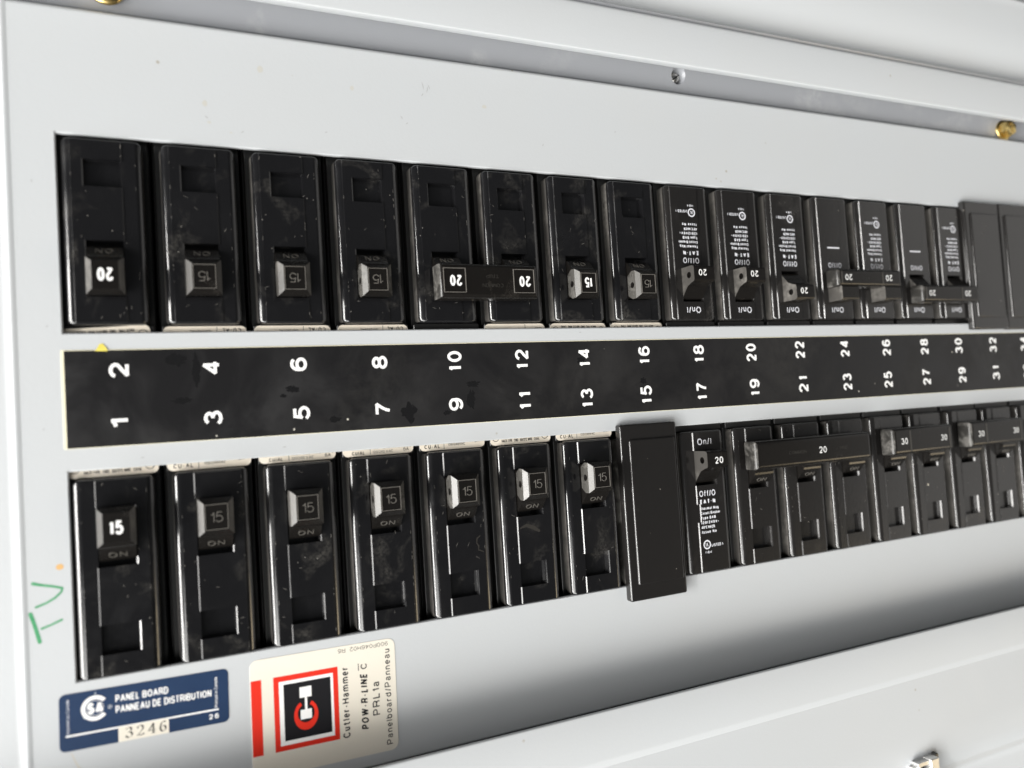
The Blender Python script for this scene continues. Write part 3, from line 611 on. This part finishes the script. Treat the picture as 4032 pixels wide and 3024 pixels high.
def old_pole(root, x=0.0, num='15', style='emboss', cap=True, hole=False, material='black', pocket=True, mats=('black', 'toggle')):
    obj('face', get('face_old' + material, lambda: face_mesh(), material), None, root, (x, 0, 0))
    obj('case', get('case', body_mesh, 'body'), None, root, (x, 0, 0))
    wear(root, x)
    tg = obj('toggle', get('rocker' + material, rocker_old, 'toggle'), None, root, (x, 0, 0))
    on = put_text('raised_lettering', 'ON', 2.0, 0.35, -43.75, 2.03, 'onrelief', tg, width=4.6, bold=0.01, ext=0.2); on.rotation_euler = (math.radians(43), 0, 0)
    if cap:
        k = 'cap_hole' if hole else 'cap'
        cp = obj('grip', get(k, (lambda: drill(cap_old(), (-35.2, 4.6, 1.15))) if hole else cap_old, 'toggle'), None, tg)
        if style == 'emboss':
            obj('rating_frame', get('frm', lambda: frame_mesh(-2.75, 3.45, -38.8, -31.6, 0.17, 0.16, 8.0), 'emboss'), None, tg)
            put_text('rating_number', num, 2.9, 0.35, -36.7, 8.01, 'emboss', tg, width=3.3, bold=-0.012, ext=0.14)
        elif style == 'frame_white':
            obj('rating_frame', get('frm', lambda: frame_mesh(-2.75, 3.45, -38.8, -31.6, 0.17, 0.16, 8.0), 'emboss'), None, tg)
            put_text('rating_number', num, 3.7, 0.3, -37.2, 8.03, 'white', tg, width=3.2, bold=0.02)
        else:
            put_text('rating_number', num, 3.75, 0.3, -37.2, 8.03, 'white', tg, width=4.0 if num == '20' else 3.4, bold=0.025)
    return tg
def printed_lines(face, x, full=True):
    z = 1.17
    if full:
        for i, (s_, wd) in enumerate((('Thermal Mag', 7.6), ('Circuit Breaker', 8.2), ('Type BAB', 6.0), ('120/240V~', 7.4), ('40°C HACR', 5.2), ('Issue No', 5.9))):
            put_text('printed_text', s_, 1.15, x - 3.6, -52.4 - i * 1.78, z, 'greywhite', face, width=wd + 1.0, bold=0.042, align='L')
        obj('mark', arc(x - 1.6, -65.6, z, 1.75, 1.25, 0, 360, 18), 'greywhite', face); put_text('printed_text', 'UL', 1.3, x - 1.6, -66.2, z, 'greywhite', face, width=1.4, bold=0.01)
        put_text('printed_text', 'LISTED 1', 1.1, x + .5, -66.6, z, 'greywhite', face, width=5.4, bold=0.03, align='L')
        put_text('printed_text', '1164', 0.9, x - 1.2, -68.9, z, 'greywhite', face, width=3.0, bold=0.03)
        put_text('printed_text', 'EAT·N', 1.7, x + .1, -50.1, z, 'greywhite', face, width=7.2, bold=0.05)
    else:
        obj('printed_line', MB().rect(x - 3.2, x + 3.8, -54.2, -53.6, z), 'greywhite', face)
    put_text('printed_text', 'Off/O', 2.3, x + .2, -47.3, z, 'greywhite', face, width=7.6, bold=0.012)
    put_text('printed_text', 'On/I', 2.5, x + .5, -27.6, z, 'greywhite', face, width=6.6, bold=0.012)
def new_pole(root, x=0.0, num='20', off=False, text_full=True, cap=True, hole=True, tie_off=0.0):
    fc = obj('face', get('face_new', lambda: face_mesh((29.6, 43.0), None, True), 'brown'), None, root, (x, 0, 0))
    obj('case', get('case', body_mesh, 'body'), None, root, (x, 0, 0)); printed_lines(fc, 0, text_full)
    tg = obj('toggle', get('tnew_h' if hole else 'tnew', (lambda: drill(toggle_new(), (-33.2, 5.4, 1.25))) if hole else toggle_new, 'toggle'), None, root, (x, 0, 0))
    if off:   # thrown the other way: the same rocker mirrored about the middle of its slot
        key = 'toff_h' if hole else 'toff'
        if key not in ME:
            me = tg.data.copy()
            for v in me.vertices: v.co.y = -72.6 * S - v.co.y
            me.flip_normals(); ME[key] = me
        tg.data = ME[key]
    if num:
        yy = -41.2 if off else -34.6
        put_text('rating_number', num, 2.5, 1.0, yy, 8.54, 'white', tg, width=3.8, bold=0.015)
    return tg

XU, XL = -1.5, -2.0       # pole centres sit a little left of the printed numbers
GU, GL = 'breakers in the upper row', 'breakers in the lower row'
def upper(i, label, y=-0.9, dx=0.0, cat='circuit breaker', name='circuit_breaker'):
    return thing(name, label, cat, (i * P + XU + dx, -1.0, 0), 180, GU, (1, 0.9725, 1))
def lower(i, label, dx=0.0, cat='circuit breaker', name='circuit_breaker'):
    return thing(name, label, cat, (i * P + XL + dx, 0, 0), 0, GL)

U = [('20', 'white', 'c', False, 'black breaker with bold white 20, leftmost of the upper row, above printed number 2'),
     ('15', 'emboss', 'a', False, 'black breaker with raised unpainted 15, second from left in upper row, above printed 4'),
     ('15', 'emboss', 'a', False, 'black breaker with raised unpainted 15, in the upper row above printed number 6'),
     ('15', 'emboss', 'a', True, 'black breaker with raised unpainted 15 above printed 8, left of the tied white 20s')]
for i, (num, style, lab, hole, label) in enumerate(U):
    r = upper(i, label); old_pole(r, 0, num, style, True, hole)
    add_wire_label(r, lab, rot=(3.2 if i == 0 else 0))
# tied pair 10 / 12
r = upper(4, 'glossy black double breaker with wide tied handle reading 20 and 20, above 10 and 12', name='two_pole_breaker')
old_pole(r, 0, cap=False); old_pole(r, -P, cap=False); lb = add_wire_label(r, 'd'); lb.location.x = -P * S
m = rbox(-P - 4.6, 5.6, -41.0, -29.2, 2.6, 9.0, 0.5, 1.3, 2, 2)
tie = obj('handle_tie', m, 'toggle', r); tie.data.materials.append(M['tie_end'])
for p_ in tie.data.polygons:
    if abs(p_.normal.x) > 0.5: p_.material_index = 1
for cx in (0.2, -P + 0.6):
    obj('rating_frame', frame_mesh(cx - 3.6, cx + 4.2, -39.3, -31.0, 0.2, 0.22, 9.0), 'emboss', tie)
    put_text('rating_number', '20', 3.7, cx - .1, -36.9, 9.04, 'white', tie, width=4.2, bold=0.025)
put_text('raised_lettering', 'COMMON', 1.3, -13.0, -34.2, 9.0, 'relief', tie, width=7.5, ext=0.06)
put_text('raised_lettering', 'TRIP', 1.3, -13.0, -37.4, 9.0, 'relief', tie, width=4.5, ext=0.06)
r = upper(6, 'black breaker with white 15 and pale toggle side, in upper row above printed 14'); old_pole(r, 0, '15', 'frame_white', True, True); add_wire_label(r, 'c')
r = upper(7, 'black breaker with raised unpainted 15, last before the text-printed breakers, above printed 16'); old_pole(r, 0, '15', 'emboss', True, True); add_wire_label(r, 'c')
for i, off, label in ((8, True, 'text-printed breaker with toggle tipped to Off, above printed 18, left of its twin'),
                      (9, True, 'text-printed breaker with toggle tipped to Off, above printed 20, right of its twin'),
                      (10, False, 'single text-printed breaker with toggle down at On, in upper row above printed 22')):
    new_pole(upper(i, label), 0, '20', off)
def side_faces(tie):
    tie.data.materials.append(M['tie_end'])
    for p_ in tie.data.polygons:
        if abs(p_.normal.x) > 0.5: p_.material_index = 1
def tie_bar(root, x0, x1, y0, y1, z0, z1, nums, numtxt, frames=True):
    tie = obj('handle_tie', rbox(x0, x1, y0, y1, z0 - .8, z1, 0.9, 1.7, 3, 4), 'toggle', root)
    side_faces(tie)
    for cx in nums:
        put_text('rating_number', numtxt, 2.6, cx, (y0 + y1) / 2 - 1.3, z1 + .03, 'white', tie, width=4.0, bold=0.01)
        if frames: obj('rating_frame', MB().add(*(lambda b: (b.v, b.f))(rbox(cx + 3.4, cx + 4.3, y0 + 1.2, y1 - 1.2, z1 - .1, z1 + .25, .15, .1, 1, 1))), 'relief', tie)
    return tie
# 24/26 : toggles half way, 28/30 : at On
r = upper(11, 'text-printed double breaker with slim tied handle at mid height, above printed 24 and 26', name='two_pole_breaker')
new_pole(r, 0, None, False, False, hole=False); new_pole(r, -P, None, False, True, hole=False)
tie_bar(r, -P - 5.6, 7.0, -43.2, -35.6, 3.2, 8.7, (1.0, -P + 2.4), '20')
r = upper(13, 'text-printed double breaker with tied handle down at On, above printed 28 and 30', name='two_pole_breaker')
new_pole(r, 0, None, False, False, hole=False); new_pole(r, -P, None, False, True, hole=False)
tie_bar(r, -P - 6.0, 6.8, -37.0, -29.0, 3.2, 8.7, (1.0, -P + 2.4), '20')
# blank fillers
def filler(x0, y0, y1, label, grp):
    t = thing('filler_plate', label, 'filler plate', (x0, (y0 + y1) / 2, 0), 0, grp); h = (y1 - y0) / 2
    obj('cover', rbox(0.1, 25.0, -h, h, 0.05, 3.0, 0.9, 0.7, 3, 2), 'brown', t)
    obj('raised_panel', rbox(3.4, 23.6, -h + 5.6, h - 5.6, 2.9, 3.75, 0.8, 0.6, 3, 2), 'brown', t)
    obj('side_wall', rbox(0.5, 23.8, -h + 5, h - 5, -14, 0.2, 0.9, 0.3, 2, 1), 'tie_end', t)  # lighter plastic stands in for light falling on this wall
filler(362.2, 15.2, 76.4, 'blank filler plate in the upper row, above printed 32, left of another blank', 'blank filler plates')
filler(387.3, 15.0, 76.6, 'blank filler plate in the upper row, cut by the right edge of the photo', 'blank filler plates')
filler(162.4, -81.6, -17.7, 'large blank filler plate in the lower row, below printed number 15', 'blank filler plates')

LW = [('15', 'white', 'c', False, 'black breaker with bold white 15, leftmost of the lower row, below printed number 1'),
      ('15', 'emboss', 'a', False, 'black breaker with raised unpainted 15, second from left in lower row, below printed 3'),
      ('15', 'emboss', 'b', False, 'black breaker with raised 15 in the lower row below printed 5, above the cream label'),
      ('15', 'emboss', 'b', True, 'black breaker with raised unpainted 15, in the lower row below printed number 7'),
      ('15', 'emboss', 'a', True, 'black breaker with raised 15 and a smear on its right edge, below printed 9'),
      ('15', 'emboss', 'c', True, 'black breaker with raised 15 and pale scratch on its face, below printed number 11'),
      ('15', 'emboss', 'a', True, 'black breaker with raised unpainted 15, directly left of the large lower blank filler')]
for i, (num, style, lab, hole, label) in enumerate(LW):
    r = lower(i, label); old_pole(r, 0, num, style, True, hole); add_wire_label(r, lab)
    if i == 4: obj('smear', stroke([(6.6, -51.0), (5.4, -51.9), (5.2, -53.2), (5.9, -54.4), (5.7, -55.6), (7.4, -56.4)], [.3, .5, .35, .5, .4, .3], 1.17), 'relief', r)
    if i == 5: obj('scratch', stroke([(-4.0, -50.4), (-1.5, -49.6), (1.0, -50.6), (3.2, -52.0)], [.4, 1.1, 1.4, .9], 1.17), 'relief', r)
r = lower(8, 'text-printed breaker marked On/I with white 20, directly right of the lower blank filler', dx=-.3); new_pole(r, 0, '20', False)
r = lower(9, 'three-pole breaker with one long tied handle and a single white 20, lower row', name='three_pole_breaker')
for k in range(3): old_pole(r, k * P, cap=False, material='brown')
tie = tie_bar(r, -6.8, 55.6, -39.0, -27.7, 3.2, 8.7, (28.0,), '20', False)
put_text('raised_lettering', 'COMMON', 1.3, 14.5, -34.0, 8.7, 'relief', tie, width=9, ext=0.05); put_text('raised_lettering', 'TRIP', 1.3, 39.5, -34.0, 8.7, 'relief', tie, width=5, ext=0.05)
def yellow_dot(r, x, y, z): obj('paint_speck', disc(x, y, z, 0.5, 12), 'warm', r)
r = lower(12, 'double breaker with tied white 30s and a yellow speck, below printed 25 and 27', dx=-.5, name='two_pole_breaker')
old_pole(r, 0, cap=False, material='brown'); old_pole(r, P - .6, cap=False, material='brown'); tie_bar(r, -6.9, 31.2, -39.0, -27.6, 3.2, 8.7, (-0.3, 24.8), '30'); yellow_dot(r, 21.8, -54.3, 1.18)
r = lower(14, 'double breaker with tied white 30s below printed 29 and 31, near right photo edge', dx=-1.0, name='two_pole_breaker')
old_pole(r, 0, cap=False, material='brown'); old_pole(r, P - .8, cap=False, material='brown'); tie_bar(r, -7.2, 31.6, -39.0, -27.6, 3.2, 8.7, (-0.2, 24.6), '30')
r = lower(16, 'black breaker in the lower row, cut by the right edge of the photo', dx=-1.8); old_pole(r, 0, '30', 'white', True, False, material='brown')
